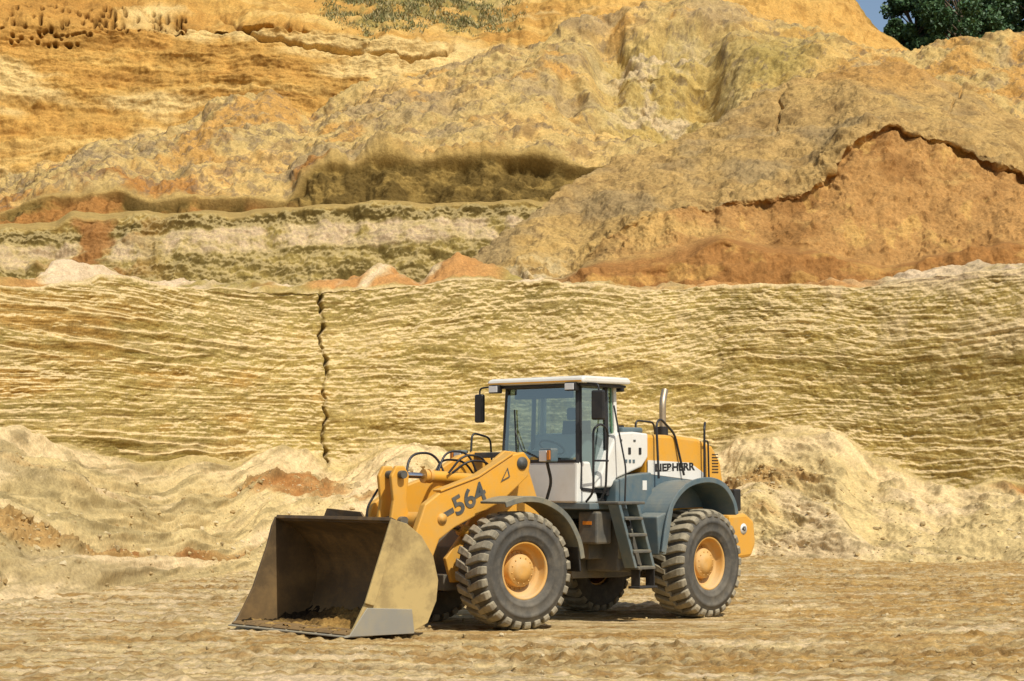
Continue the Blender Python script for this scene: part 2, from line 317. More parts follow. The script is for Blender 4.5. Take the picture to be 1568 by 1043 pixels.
h=mix(h,C(188,132,64),ss(4.0,3.0,T)*ss(.0,.35,fbm(X*.35,Y*.3,5,139)+.0010*(330-PX)))
h=mix(h,C(134,116,90),ss(.14,.3,fbm(X*1.3,Y*1.3,6,140,.74)+.12*ss(600,300,PX))*.6)
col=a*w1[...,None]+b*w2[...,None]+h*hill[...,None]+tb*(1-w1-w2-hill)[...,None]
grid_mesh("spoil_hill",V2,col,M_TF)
# ---------------------------------------------------------------- sand mound
px=np.linspace(685,1950,1000)
cur=[dict(py=[(600,460),(1950,465)],d=[(600,67),(1950,66)]),
 dict(py=[(690,452),(735,445),(860,434),(900,412),(1030,405),(1110,370),(1200,387),(1350,417),(1400,405),(1470,390),(1500,382),(1568,376),(1950,370)],d=[(690,68),(1950,67.5)],j=10,s=3),
 dict(py=[(690,448),(735,441),(860,425),(900,404),(980,384),(1050,372),(1110,360),(1200,376),(1350,406),(1400,398),(1470,384),(1568,368),(1950,360)],d=[(690,69),(1950,70)],j=5,s=3),
 dict(py=[(690,445),(735,433),(850,419),(890,404),(940,368),(990,334),(1080,319),(1130,309),(1230,298),(1268,276),(1298,238),(1335,216),(1370,207),(1440,219),(1500,249),(1568,279),(1950,342)],d=[(690,70),(1000,71.1),(1230,72.3),(1370,75.6),(1568,74.7),(1950,72.8)],j=13,s=7),
 dict(py=[(690,443),(735,430),(850,416),(890,400),(940,361),(990,327),(1080,313),(1130,303),(1230,291),(1265,268),(1295,228),(1330,207),(1370,197),(1440,208),(1500,238),(1568,269),(1950,332)],d=[(690,70.2),(1000,71.15),(1230,72.15),(1370,75.25),(1568,74.35),(1950,72.5)],j=13,s=7),
 dict(py=[(690,440),(735,402),(800,342),(870,287),(930,252),(1060,205),(1100,190),(1160,150),(1230,122),(1330,106),(1400,113),(1480,140),(1568,180),(1950,300)],d=[(690,72),(735,73),(900,78),(1200,86),(1568,85),(1950,81)],j=6,s=11),
 dict(off=(0,8,-6))]
V,T,L=loft(px,cur,[60,14,200,14,230,20])
N_=normals(V); PX,PY=pix(V); X,Y,Z=V[...,0],V[...,1],V[...,2]; Y=L
f0=1-ss(.95,1.05,T); f1=ss(1.9,2.05,T)*(1-ss(2.9,3.1,T)); up=ss(4.0,4.15,T)
lw_=ss(880,1000,PX)
D=f0*(.35*fbm(X*.5,Z*.4,4,201)+.18*fbm(X*1.6,Z*1.5,6,202,.5))
D+=f1*(.45*fbm(X*.28,Z*.3,4,203)*lw_+.20*fbm(X*1.2,Z*1.4,6,204,.60)+.10*np.clip(fbm(X*2.5,Z*3,5,207,.5)-.2,0,1)*3)
D+=up*(.5*fbm(X*.18,Y*.15,3,208)+.22*fbm(X*1.1,Y*1.1,6,209,.60)+.10*ridged(X*.8+.2*Y,Y*.8,4,210)+.2*fbm(X*.4+Y*.12,Y*.15,4,211))
D+=ss(2.7,3.,T)*ss(4.25,4.05,T)*.35*fbm(X*1.4,Y*1.4,5,213,.5)
for cx,cy,rx,L_ in((1195,175,.3,30),(1470,150,.8,20)):
    D-=up*.25*np.exp(-((PX-cx-(PY-cy)*-rx-9*noise(PY*.07,PY*0,int(L_)))/1.8)**2)*np.exp(-((PY-cy)/L_)**4)
V2=V+N_*D[...,None]
m=np.ones(X.shape+(3,))*C(196,160,96)
m=mix(m,C(172,138,82),ss(-.05,.4,fbm(X*.7,Y*.7,6,220,.68)))
m=mix(m,C(212,174,100),ss(.05,.45,fbm(X*.15,Y*.2,4,221))*.6)
m=mix(m,C(164,142,100),ss(.0,.4,fbm(X*.3,Y*.3,5,222)+.0003*(1150-PX))*.6)
m=mix(m,C(210,154,74),ss(1150,1350,PX)*ss(150,115,PY)*.6)
m=mix(m,C(134,108,68),ss(.16,.36,fbm(X*1.6,Y*1.6,6,223,.74))*.6)
m=mix(m,C(228,206,150),ss(4.25,4.02,T)*ss(900,820,PX)*ss(-.2,.2,fbm(X*.7,Y*.9,5,228,.6))*.8)
fc=np.ones(X.shape+(3,))*C(194,146,82)
fc=mix(fc,C(210,168,96),ss(0,.4,fbm(X*.25,Z*.8,5,224,.6)+.001*(1200-PX)))
fc=mix(fc,C(166,120,64),ss(.0,.4,fbm(X*.3,Z*.5,5,225,.6)+.25*ss(2.6,3,T)))
fc=mix(fc,C(220,176,96),ss(.2,.4,fbm(X*.5,Z*.5,5,229,.65))*.6)
lo=np.ones(X.shape+(3,))*C(174,122,64); lo=mix(lo,C(200,152,80),ss(0,.35,fbm(X*.5,Z*1.2,5,226,.6)))
col=mix(m,fc,(1-ss(3.4,3.9,T))*ss(870,1000,PX)); col=mix(col,lo,(1-ss(1.3,2.1,T))*ss(800,900,PX))
grid_mesh("sand_mound",V2,col,M_TF)
# ---------------------------------------------------------------- far quarry wall
px=np.linspace(-380,1950,1250)
cur=[dict(py=[(-400,360),(1950,330)],d=[(-400,118),(1950,126)]),
 dict(py=[(-400,150),(0,150),(200,165),(450,160),(640,140),(760,105),(1000,60),(1300,75),(1400,100),(1950,140)],d=[(-400,121),(1950,131)],j=8),
 dict(py=[(-400,60),(0,50),(330,30),(480,48),(600,58),(690,74),(760,60),(900,10),(1000,20),(1200,25),(1300,50),(1400,92),(1450,103),(1950,135)],d=[(-400,123),(600,127),(1000,135),(1950,142)],j=8,s=4),
 dict(py=[(-400,-90),(0,-95),(480,-25),(600,-30),(700,-20),(800,-25),(1000,-70),(1200,-60),(1290,-22),(1312,2),(1350,38),(1400,80),(1450,95),(1600,110),(1950,125)],d=[(-400,133),(400,141),(1000,148),(1950,150)],j=6,s=5),
 dict(off=(0,60,.6)),dict(off=(0,900,-6))]
V,T,L=loft(px,cur,[140,130,170,12,4])
N_=normals(V); PX,PY=pix(V); X,Y,Z=V[...,0],V[...,1],V[...,2]; Y=L
vis=1-ss(2.95,3.05,T)
wz=Z+1.2*fbs(X*.04,Z*.06,3,301)-.04*X
LD,LM=ledges(X,Z,16,16,31,r2,.08,1.2,.10,.45,.8)
D=vis*(1.5*fbm(X*.06,Z*.09,3,302)+LD+.28*fbs(X*.2,wz*1.1,5,304,.5)+.32*fbm(X*.8,Z*.8,6,306,.60)+.16*fbm(X*.8,Z*.2,4,307))
for (xa,ya,xb,yb,xc,yc) in((330,8,400,60,560,78),(560,78,640,85,700,72),(250,20,330,38,480,45),(430,120,450,190,445,240)):
    yl=np.interp(PX,[xa,xb,xc],[ya,yb,yc])+8*fbs(PX*.03,PX*0,4,5)
    D-=1.4*np.exp(-((PY-yl)/2.6)**2)*ss(xa,xa+25,PX)*ss(xc,xc-25,PX)
hr=rng.rand(140,2)
holes=np.zeros_like(X)
for hx,hy in hr:
    cx=5+hx*280; cy=(20+hy*55 if hx<.5 else 16+hy*30)
    j0=np.searchsorted(px,cx-9); j1=np.searchsorted(px,cx+9)
    rr=1.8+1.2*rng.rand()
    q=np.exp(-(((PX[:,j0:j1]-cx)/rr)**2+((PY[:,j0:j1]-cy)/rr/.9)**2)**2); holes[:,j0:j1]=np.maximum(holes[:,j0:j1],q)
D-=holes*1.0
V2=V+N_*D[...,None]
c=np.ones(X.shape+(3,))*C(210,160,74)
c=mix(c,C(230,188,106),ss(0,.4,fbs(X*.05,wz*.35,5,310,.6)))
c=mix(c,C(186,136,60),ss(.0,.4,fbs(X*.08,wz*.9,5,311,.6))*.8)
c=mix(c,C(194,152,80),ss(.05,.4,fbm(X*.2,Z*.3,5,312,.6))*.6)
c=mix(c,C(194,140,56),ss(110,20,PY)*ss(380,250,PX)*.6)
c=mix(c,C(232,198,126),ss(.1,.35,fbm(X*.07,Z*.25,4,315)+.25*np.exp(-((PX-450)/90)**2)*np.exp(-((PY-50)/20)**2)))
c=mix(c,C(222,174,92),ss(850,950,PX)*.7)
c=mix(c,C(160,116,52),ss(.15,.35,fbm(X*.8,Z*.9,6,316,.72))*.5)
c=mix(c,C(80,54,26),holes*.85)
gm=ss(470,560,PX)*ss(810,720,PX)*ss(52,22,PY+26*fbm(X*.25,X*0,5,318)+18*fbm(X*.5,Z*.6,4,319))
c=mix(c,C(150,136,66),gm*ss(-.3,.2,fbm(X*.6,Z*.9,5,320))*.85)
c=mix(c,C(80,90,40),1-vis)
grid_mesh("far_quarry_wall",V2,c,M_TF)
wgt=gm*(T<2.97)*(T>1.5)*ss(-.25,.3,fbm(X*.7,Z*1.,4,330)); gidx=np.argwhere(wgt>rng.rand(*wgt.shape)); gidx=gidx[rng.choice(len(gidx),min(3600,len(gidx)),replace=False)]
def blades(name,pts,h0,h1,cols,n=3,w=.03):
    vs=[];fs=[];mi=[]
    for p in pts:
        hb=.4+.9*rng.rand()
        for _ in range(n):
            a=rng.rand()*6.28; h=(h0+rng.rand()*(h1-h0))*hb; dx,dy=math.cos(a),math.sin(a); le=(rng.rand(2)-.5)*h*1.6
            b=p+np.array([(rng.rand()-.5)*.35,(rng.rand()-.5)*.3,-.05]); k=len(vs)
            vs+= [b+np.array([-dx*w,-dy*w,0]),b+np.array([dx*w,dy*w,0]),b+np.array([le[0],le[1],h])]
            fs.append((k,k+1,k+2)); mi.append(rng.randint(len(cols)))
    me=bpy.data.meshes.new(name); me.from_pydata([tuple(v) for v in vs],[],fs)
    for i,cc in enumerate(cols):
        mm,t,p=base_mat(name+"_mat%d"%i); p.inputs["Base Color"].default_value=(*cc,1); p.inputs["Roughness"].default_value=.8; me.materials.append(mm)
    me.polygons.foreach_set("material_index",mi); o=bpy.data.objects.new(name,me); scene.collection.objects.link(o)
blades("rim_grass",[V2[i,j] for i,j in gidx],.10,.36,[(.24,.22,.07),(.36,.29,.11),(.17,.17,.05),(.40,.32,.14)],4,.06)
# ---------------------------------------------------------------- stones
def stones(name,pts,s0,s1,cols):
    phi=(1+5**.5)/2
    B=np.array([(-1,phi,0),(1,phi,0),(-1,-phi,0),(1,-phi,0),(0,-1,phi),(0,1,phi),(0,-1,-phi),(0,1,-phi),(phi,0,-1),(phi,0,1),(-phi,0,-1),(-phi,0,1)])/1.9
    Fc=np.array([(0,11,5),(0,5,1),(0,1,7),(0,7,10),(0,10,11),(1,5,9),(5,11,4),(11,10,2),(10,7,6),(7,1,8),(3,9,4),(3,4,2),(3,2,6),(3,6,8),(3,8,9),(4,9,5),(2,4,11),(6,2,10),(8,6,7),(9,8,1)])
    vs=[];fs=[];mi=[]
    for i,(p,k) in enumerate(pts):
        s=(s0+(s1-s0)*rng.rand()**5)*k; v=B*(.7+.6*rng.rand(12,1))*s*np.array([1+.4*rng.rand(),1,.6+.4*rng.rand()])
        a=rng.rand()*6.28; v=v@np.array([[math.cos(a),-math.sin(a),0],[math.sin(a),math.cos(a),0],[0,0,1]])
        vs.append(v+p+np.array([0,0,s*.15])); fs.append(Fc+12*i); mi+= [rng.randint(len(cols))]*20
    me=bpy.data.meshes.new(name); me.from_pydata(np.concatenate(vs).tolist(),[],np.concatenate(fs).tolist())
    for i,cc in enumerate(cols): me.materials.append(paint(name+"_m%d"%i,tuple(cc),.9,.3,sc=8,spec=.1))
    me.polygons.foreach_set("material_index",mi); o=bpy.data.objects.new(name,me); scene.collection.objects.link(o)
tv,tn,tt=TAL
sel=np.argwhere((tt<1.6)&(tt>.02)&(brn*.8+.15>rng.rand(*tt.shape))); sel=sel[rng.choice(len(sel),3000,replace=False)]
pts=[(tv[i,j],1.) for i,j in sel]
for _ in range(1500):
    d=21+30*rng.rand()**.8; pts.append((np.array([(rng.rand()-.5)*.56*d,d,0.02]),.42))
stones("loose_stones",pts,.02,.085,[C(205,178,120),C(180,148,92),C(225,205,160),C(160,136,90)])
# ---------------------------------------------------------------- trees
leafm=[]
for i,cc in enumerate([(.03,.07,.022),(.055,.12,.038),(.08,.16,.055)]):
    mm,t,p=base_mat("leaf%d"%i); p.inputs["Base Color"].default_value=(*cc,1); p.inputs["Roughness"].default_value=.6; leafm.append(mm)
barkm=paint("bark",(.10,.07,.045),.9,.2)
def tree(x,y,z,h,r):
    e=bpy.data.objects.new("deciduous_tree",None); scene.collection.objects.link(e); e.location=(x,y,z)
    vs=[];fs=[]
    def limb(a,b,ra,rb):
        a=Vector(a);b=Vector(b); q=(b-a).to_track_quat('Z','Y'); k=len(vs)
        for p,rr in((a,ra),(b,rb)):
            for i in range(7):
                t=i/7*6.283; vs.append(tuple(p+q@Vector((math.cos(t)*rr,math.sin(t)*rr,0))))
        for i in range(7): fs.append((k+i,k+(i+1)%7,k+7+(i+1)%7,k+7+i))
    limb((0,0,-1),(0,0,h*.75),r*.08,r*.02)
    lv=[];mi=[]
    for i in range(46):
        a=rng.rand()*6.28; f=.12+.86*rng.rand(); hh=h*f; rr=r*(.3+.7*rng.rand()**.5)*(math.sin(min(1,f*1.5+.25)*1.57) if f<.5 else math.cos((f-.5)*2.6))
        c=np.array((math.cos(a)*rr,math.sin(a)*rr,hh)); limb((0,0,hh*.65),c,r*.025,r*.006)
        cr=r*(.20+.16*rng.rand()); n=560
        d=rng.randn(n,3); d/=np.linalg.norm(d,axis=1,keepdims=True); p=c+d*cr*(.35+.7*rng.rand(n,1))*np.array([1,1,.7])
        u=rng.randn(n,3); u/=np.linalg.norm(u,axis=1,keepdims=True); v=np.cross(u,rng.randn(n,3)); v/=np.linalg.norm(v,axis=1,keepdims=True); s=.09+.12*rng.rand(n,1)
        lv.append(np.stack([p-u*s,p+v*s*.6,p+u*s,p-v*s*.6],1).reshape(-1,3)); mi.append(np.minimum(2,(rng.rand(n)*2+(d[:,2]>.25)).astype(int)))
    me=bpy.data.meshes.new("trunk"); me.from_pydata(vs,[],fs); me.materials.append(barkm); o=bpy.data.objects.new("trunk",me); scene.collection.objects.link(o); o.parent=e
    lv=np.concatenate(lv); nf=len(lv)//4
    me=bpy.data.meshes.new("crown"); me.vertices.add(len(lv)); me.vertices.foreach_set("co",lv.reshape(-1).astype(np.float32)); me.loops.add(len(lv)); me.loops.foreach_set("vertex_index",np.arange(len(lv),dtype=np.int32)); me.polygons.add(nf); me.polygons.foreach_set("loop_start",np.arange(0,nf*4,4,dtype=np.int32)); me.update(calc_edges=True)
    for mm in leafm: me.materials.append(mm)
    me.polygons.foreach_set("material_index",np.concatenate(mi).astype(np.int32)); o=bpy.data.objects.new("crown",me); scene.collection.objects.link(o); o.parent=e
def tz(pxx,d):
    cp=P(np.array([float(pxx)]),np.interp([pxx],[1312,1350,1400,1450,1600,1950],[2,38,80,95,110,125]),np.array([150.]))[0]; return cp[2]+.2
for pxx,d,h,r in((1440,165,15,4.4),(1535,172,17,5.0),(1640,168,16,4.8),(1352,196,6.4,1.9),(1480,158,10,3.6),(1410,160,7.5,2.6)):
    tree((pxx-784)/F*d,d,tz(pxx,d)-.5,h,r)
# ================================================================ wheel loader
def link(o,parent):
    scene.collection.objects.link(o); o.parent=parent; return o
def bev(o,b,seg=2):
    if b>0:
        md=o.modifiers.new("bevel",'BEVEL'); md.width=b; md.segments=seg; md.limit_method='ANGLE'; md.angle_limit=math.radians(35)
def mesh(name,vs,fs,mat,parent,b=0,smooth=False):
    me=bpy.data.meshes.new(name); me.from_pydata([tuple(v) for v in vs],[],fs); me.materials.append(mat)
    if smooth:
        for p in me.polygons: p.use_smooth=True
    o=bpy.data.objects.new(name,me); link(o,parent); bev(o,b); return o
def box(name,c,s,mat,parent,rot=(0,0,0),b=.012):
    x,y,z=[k/2 for k in s]
    vs=[(-x,-y,-z),(x,-y,-z),(x,y,-z),(-x,y,-z),(-x,-y,z),(x,-y,z),(x,y,z),(-x,y,z)]
    fs=[(0,3,2,1),(4,5,6,7),(0,1,5,4),(1,2,6,5),(2,3,7,6),(3,0,4,7)]
    o=mesh(name,vs,fs,mat,parent,b); o.location=c; o.rotation_euler=rot; return o
def prism(name,poly,y0,y1,mat,parent,b=.012):
    n=len(poly); A=sum(poly[i][0]*poly[(i+1)%n][1]-poly[(i+1)%n][0]*poly[i][1] for i in range(n))
    if A<0: poly=poly[::-1]
    vs=[(x,y0,z) for x,z in poly]+[(x,y1,z) for x,z in poly]
    fs=[tuple(range(n)),tuple(range(2*n-1,n-1,-1))]+[(i,i+n,(i+1)%n+n,(i+1)%n) for i in range(n)]
    return mesh(name,vs,fs,mat,parent,b)
def tube(name,pts,r,mat,parent,cyc=False):
    cu=bpy.data.curves.new(name,'CURVE'); cu.dimensions='3D'; cu.bevel_depth=r; cu.bevel_resolution=4; cu.use_fill_caps=True
    s=cu.splines.new('POLY'); s.points.add(len(pts)-1)
    for i,p in enumerate(pts): s.points[i].co=(*p,1)
    s.use_cyclic_u=cyc; s.use_smooth=True
    cu.materials.append(mat); return link(bpy.data.objects.new(name,cu),parent)
def rounded(pts,r=.08,n=4):
    out=[Vector(pts[0])]
    for i in range(1,len(pts)-1):
        a,b,c=Vector(pts[i-1]),Vector(pts[i]),Vector(pts[i+1]); u=(a-b);v=(c-b); k=min(r,u.length*.45,v.length*.45); p=b+u.normalized()*k; q=b+v.normalized()*k
        for j in range(n+1):
            t=j/n; out.append(p*(1-t)**2+b*2*t*(1-t)+q*t*t)
    out.append(Vector(pts[-1])); return out
def hose(name,pts,r,mat,parent): return tube(name,rounded(pts,.25,8),r,mat,parent)
def revolve(name,prof,mat,parent,c,n=64,b=0):
    vs=[];fs=[]
    for i in range(n):
        a=i/n*2*math.pi
        for r,y in prof: vs.append((r*math.cos(a),y,r*math.sin(a)))
    m=len(prof)
    for i in range(n):
        for j in range(m-1): fs.append((i*m+j,i*m+j+1,((i+1)%n)*m+j+1,((i+1)%n)*m+j))
    o=mesh(name,vs,fs,mat,parent,b,True); o.location=c; return o
def band(name,path,th,y0,y1,mat,parent,b=.01):
    P_=[Vector((a,0,c)) for a,c in path]; inn=[]
    for i,p in enumerate(P_):
        t=(P_[min(i+1,len(P_)-1)]-P_[max(i-1,0)]).normalized(); nn=Vector((-t.z,0,t.x)); inn.append(p+nn*th)
    n=len(P_); vs=[];fs=[]
    for yv in(y0,y1):
        vs+=[(p.x,yv,p.z) for p in P_]+[(p.x,yv,p.z) for p in inn]
    k=2*n
    for i in range(n-1):
        fs+=[(i,i+1,k+i+1,k+i),(n+i+1,n+i,k+n+i,k+n+i+1),(i+1,i,n+i,n+i+1),(k+i,k+i+1,k+n+i+1,k+n+i)]
    fs+=[(0,k,k+n,n),(n-1,2*n-1,k+2*n-1,k+n-1)]
    return mesh(name,vs,fs,mat,parent,b)
def curvepath(pts,n=6):
    out=[];m=len(pts)
    for i in range(m-1):
        p0=pts[max(i-1,0)];p1=pts[i];p2=pts[i+1];p3=pts[min(i+2,m-1)]
        for j in range(n):
            t=j/n; out.append(tuple(.5*((2*p1[k])+(-p0[k]+p2[k])*t+(2*p0[k]-5*p1[k]+4*p2[k]-p3[k])*t*t+(-p0[k]+3*p1[k]-3*p2[k]+p3[k])*t**3) for k in range(2)))
    out.append(tuple(pts[-1])); return out
root=bpy.data.objects.new("wheel_loader",None); scene.collection.objects.link(root); root.location=(.776,30.84,0)
FU=bpy.data.objects.new("front_unit",None); link(FU,root); FU.rotation_euler=(0,0,math.radians(218))
RU=bpy.data.objects.new("rear_unit",None); link(RU,root); RU.rotation_euler=(0,0,math.radians(229))
WR=.81
def wheel(tag,x,y,parent,flip=1):
    e=bpy.data.objects.new("wheel_"+tag,None); link(e,parent); e.location=(x,y,WR-.015)
    e.rotation_euler=(0,rng.rand()*1.0,0 if flip>0 else math.pi)
    prof=[(.385,-.23),(.40,-.27),(.46,-.295),(.55,-.315),(.64,-.315),(.70,-.30),(.735,-.27),(.75,-.2),(.76,0),(.75,.2),(.735,.27),(.70,.30),(.64,.315),(.635,.322),(.60,.325),(.595,.319),(.55,.318),(.50,.308),(.495,.312),(.47,.306),(.46,.297),(.42,.285),(.40,.27),(.385,.23)]
    revolve("tyre_carcass",prof,M_TY,e,(0,0,0),96)
    vs=[];fs=[]; n=27
    for side in(1,-1):
        for i in range(n):
            th=(i+(.5 if side<0 else 0))/n*2*math.pi; k=len(vs)
            for (yv,dt,wd,rt,rb) in((-.03,-.07,.05,.806,.74),(.12,.0,.060,.808,.735),(.24,.045,.068,.800,.71),(.295,.055,.070,.778,.69),(.318,.058,.062,.735,.69)):
                for s_,rr in((-1,rb),(-1,rt),(1,rt),(1,rb)):
                    ww=wd*(1.15 if rr==rb else 1); a=th+dt+s_*ww
                    vs.append((rr*math.cos(a),yv*side,rr*math.sin(a)))
            for j in range(4):
                for q in range(4):
                    f=(k+j*4+q,k+j*4+(q+1)%4,k+(j+1)*4+(q+1)%4,k+(j+1)*4+q); fs.append(f if side<0 else f[::-1])
            f=(k,k+1,k+2,k+3); fs.append(f if side>0 else f[::-1]); f=(k+16,k+17,k+18,k+19); fs.append(f[::-1] if side>0 else f)
    mesh("tyre_lugs",vs,fs,M_TR,e,.012)
    rp=[(.36,-.2),(.395,-.2),(.395,.22),(.40,.255),(.385,.262),(.365,.255),(.36,.22),(.345,.15),(.335,.13),(.30,.125),(.285,.11),(.275,.06),(.25,.055),(.235,.06),(.225,.075),(.222,.16),(.205,.19),(.15,.195),(.145,.215),(.05,.22),(0,.22)]
    revolve("rim",rp,M_YD,e,(0,0,0),64)
    for i in range(20):
        a=i/20*6.283; o=revolve("wheel_nut",[(.0,.03),(.013,.028),(.015,0)],M_YD,e,(.253*math.cos(a),.055,.253*math.sin(a)),6)
    for i in range(12):
        a=i/12*6.283+.1; o=revolve("hub_bolt",[(.0,.012),(.010,.01),(.012,0)],M_YD,e,(.178*math.cos(a),.192,.178*math.sin(a)),6)
    tube("valve",[(.30,.13,0),(.30,.17,0)],.007,M_K,e)
for tag,x,par in(("front_left",1.775,FU),("rear_left",-1.775,RU)):
    wheel(tag,x,1.04,par,1); wheel(tag.replace("left","right"),x,-1.04,par,-1)
    o=revolve("axle_beam",[(.0,-.85),(.17,-.85),(.16,-.35),(.26,-.2),(.26,.2),(.16,.35),(.17,.85),(0,.85)],M_SD,par,(x,0,WR),24)
# ------------- front unit
bp=curvepath([(4.62,.085),(4.2,.075),(3.80,.085),(3.55,.20),(3.42,.45),(3.38,.72),(3.45,1.0),(3.65,1.27),(3.85,1.41),(4.02,1.47)],5)
band("bucket_shell",bp,.03,-1.4,1.4,M_BI,FU,0)
side=[(4.70,.06),(3.78,.055),(3.50,.17),(3.36,.45),(3.33,.72),(3.41,1.03),(3.60,1.30),(3.83,1.46),(4.06,1.52),(4.12,1.40),(4.20,1.12),(4.42,.55)]
for s_,yv in(("left",1.4),("right",-1.44)):
    prism("bucket_side_"+s_,side,yv,yv+.04,M_BO if yv>0 else M_BI,FU,.006)
    y2=yv+.0405 if yv>0 else yv-.022
    prism("bucket_wear_"+s_,[(4.74,.045),(3.72,.045),(3.76,.36),(4.46,.40)],y2,y2+.018,M_BW,FU,.006)
prism("bucket_edge_stiffener",[(4.10,1.53),(4.00,1.45),(4.36,.42),(4.50,.46)],1.442,1.475,M_BO,FU,.008)
prism("cutting_edge",[(4.36,.040),(4.80,.035),(4.80,.050),(4.62,.083),(4.36,.083)],-1.43,1.45,M_BW,FU,.003)
for i in range(8):
    y=-1.25+i*.357
    prism("edge_segment",[(4.45,.088),(4.76,.062),(4.76,.075),(4.72,.10),(4.45,.118)],y-.15,y+.15,M_BI,FU,.004)
band("bucket_top_rim",[(3.98,1.46),(4.07,1.50)],.05,-1.4,1.4,M_BI,FU,.006)
mesh("spill_guard",[(3.80,-.62,1.42),(3.80,.55,1.42),(3.80,.35,1.60),(3.78,-.50,1.64),(3.83,-.62,1.42),(3.83,.55,1.42),(3.83,.35,1.60),(3.81,-.50,1.64)],[(0,1,2,3),(7,6,5,4),(3,2,6,7),(0,3,7,4),(1,5,6,2)],M_BI,FU,.004)
gx=np.linspace(3.46,4.70,60); gy=np.linspace(-1.39,1.39,130); GXX,GYY=np.meshgrid(gx,gy)
zz=.05+.15*np.clip(1-np.abs(GXX-3.5)/.6,0,1)**1.3+.12*np.exp(-((GYY-.35)/.6)**2)*np.exp(-((GXX-3.95)/.35)**2)+.07*fbm(GXX*4,GYY*4,4,401)+.05*fbm(GXX*12,GYY*12,4,402,.6)+.04
zz=np.where(GXX>4.35,np.minimum(zz,.115+.05*fbm(GXX*9,GYY*9,4,403)),zz)
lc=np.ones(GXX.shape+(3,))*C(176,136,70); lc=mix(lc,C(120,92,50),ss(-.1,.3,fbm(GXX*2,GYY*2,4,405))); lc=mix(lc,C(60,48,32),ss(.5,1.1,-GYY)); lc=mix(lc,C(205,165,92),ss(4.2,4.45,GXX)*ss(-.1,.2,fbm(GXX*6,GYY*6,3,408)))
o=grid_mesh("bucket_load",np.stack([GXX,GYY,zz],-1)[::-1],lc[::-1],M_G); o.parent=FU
arm=[(1.18,2.30),(1.30,2.42),(1.50,2.38),(2.10,2.06),(2.75,1.86),(3.00,1.70),(3.16,1.30),(3.30,.64),(3.33,.42),(3.24,.32),(3.10,.42),(2.92,.86),(2.76,1.22),(2.5,1.38),(1.7,1.72),(1.22,2.08)]
for y0 in(.56,-.68):
    prism("lift_arm",arm,y0,y0+.12,M_Y,FU,.02)
    for cx,cz,r in((1.34,2.26,.09),(3.22,.48,.09),(2.72,1.50,.075)):
        revolve("arm_pin",[(0,.03),(r*.6,.03),(r*.62,.02),(r,.018),(r,-.02)],M_SD if r>.08 else M_YD,FU,(cx,(y0+.12) if y0>0 else y0-.02,cz),24)
tube("arm_cross_tube",[(2.85,-.56,1.45),(2.85,.56,1.45)],.14,M_Y,FU)
prism("arm_edge_flange",[(1.5,2.385),(2.10,2.065),(2.75,1.865),(2.76,1.89),(2.11,2.09),(1.51,2.41)],.52,.70,M_Y,FU,.005)
lev=[(2.90,2.10),(2.98,2.22),(3.12,2.22),(3.20,2.08),(3.16,1.75),(3.22,1.40),(3.16,1.02),(3.02,.98),(2.90,1.12),(2.88,1.42),(2.94,1.75)]
for y0 in(-.20,.10): prism("tilt_lever_plate",lev,y0,y0+.07,M_Y,FU,.02)
tube("tilt_lever_pin",[(3.05,-.26,2.10),(3.05,.26,2.10)],.055,M_SD,FU)
tube("tilt_lever_pivot",[(3.04,-.26,1.46),(3.04,.26,1.46)],.07,M_SD,FU)
tube("tilt_link",[(3.08,0,1.08),(3.26,0,1.0)],.06,M_Y,FU)
box("bucket_bracket",(3.26,0,.85),(.12,.5,.4),M_SD,FU)
tube("tilt_cylinder_rod",[(3.05,0,2.10),(2.45,0,2.08)],.042,M_CH,FU)
tube("tilt_cylinder",[(2.50,0,2.082),(1.45,0,2.02)],.085,M_Y,FU)
for x in(2.50,2.42,1.5): tube("cylinder_gland",[(x,0,2.08 if x>2 else 2.023),(x+.05,0,2.083 if x>2 else 2.026)],.10,M_YD,FU)
for s_ in(-1,1):
    tube("lift_cylinder",[(1.35,s_*.44,1.12),(2.25,s_*.44,1.35)],.085,M_Y,FU); tube("lift_cylinder_rod",[(2.2,s_*.44,1.34),(2.76,s_*.44,1.49)],.045,M_CH,FU)
    prism("bucket_hinge_ear",[(3.12,.30),(3.36,.28),(3.345,.72),(3.28,.72),(3.16,.6)],s_*.62-.16,s_*.62-.10,M_SD,FU,.01)
for s_ in(-1,1):
    prism("frame_tower_plate",[(.35,.62),(2.35,.62),(2.45,.95),(2.1,1.35),(1.62,2.30),(1.42,2.44),(1.20,2.42),(1.0,2.2),(.75,1.55),(.3,1.25)],s_*.36-.035,s_*.36+.035,M_Y,FU,.015)
prism("frame_tower_web",[(.5,.7),(2.2,.7),(2.2,1.1),(1.5,1.9),(1.1,1.9),(.8,1.3)],-.32,.32,M_SD,FU)
box("tower_cross",(1.35,0,2.38),(.16,.62,.08),M_SD,FU)
box("front_frame_belly",(1.5,0,.62),(1.9,.7,.22),M_SD,FU)
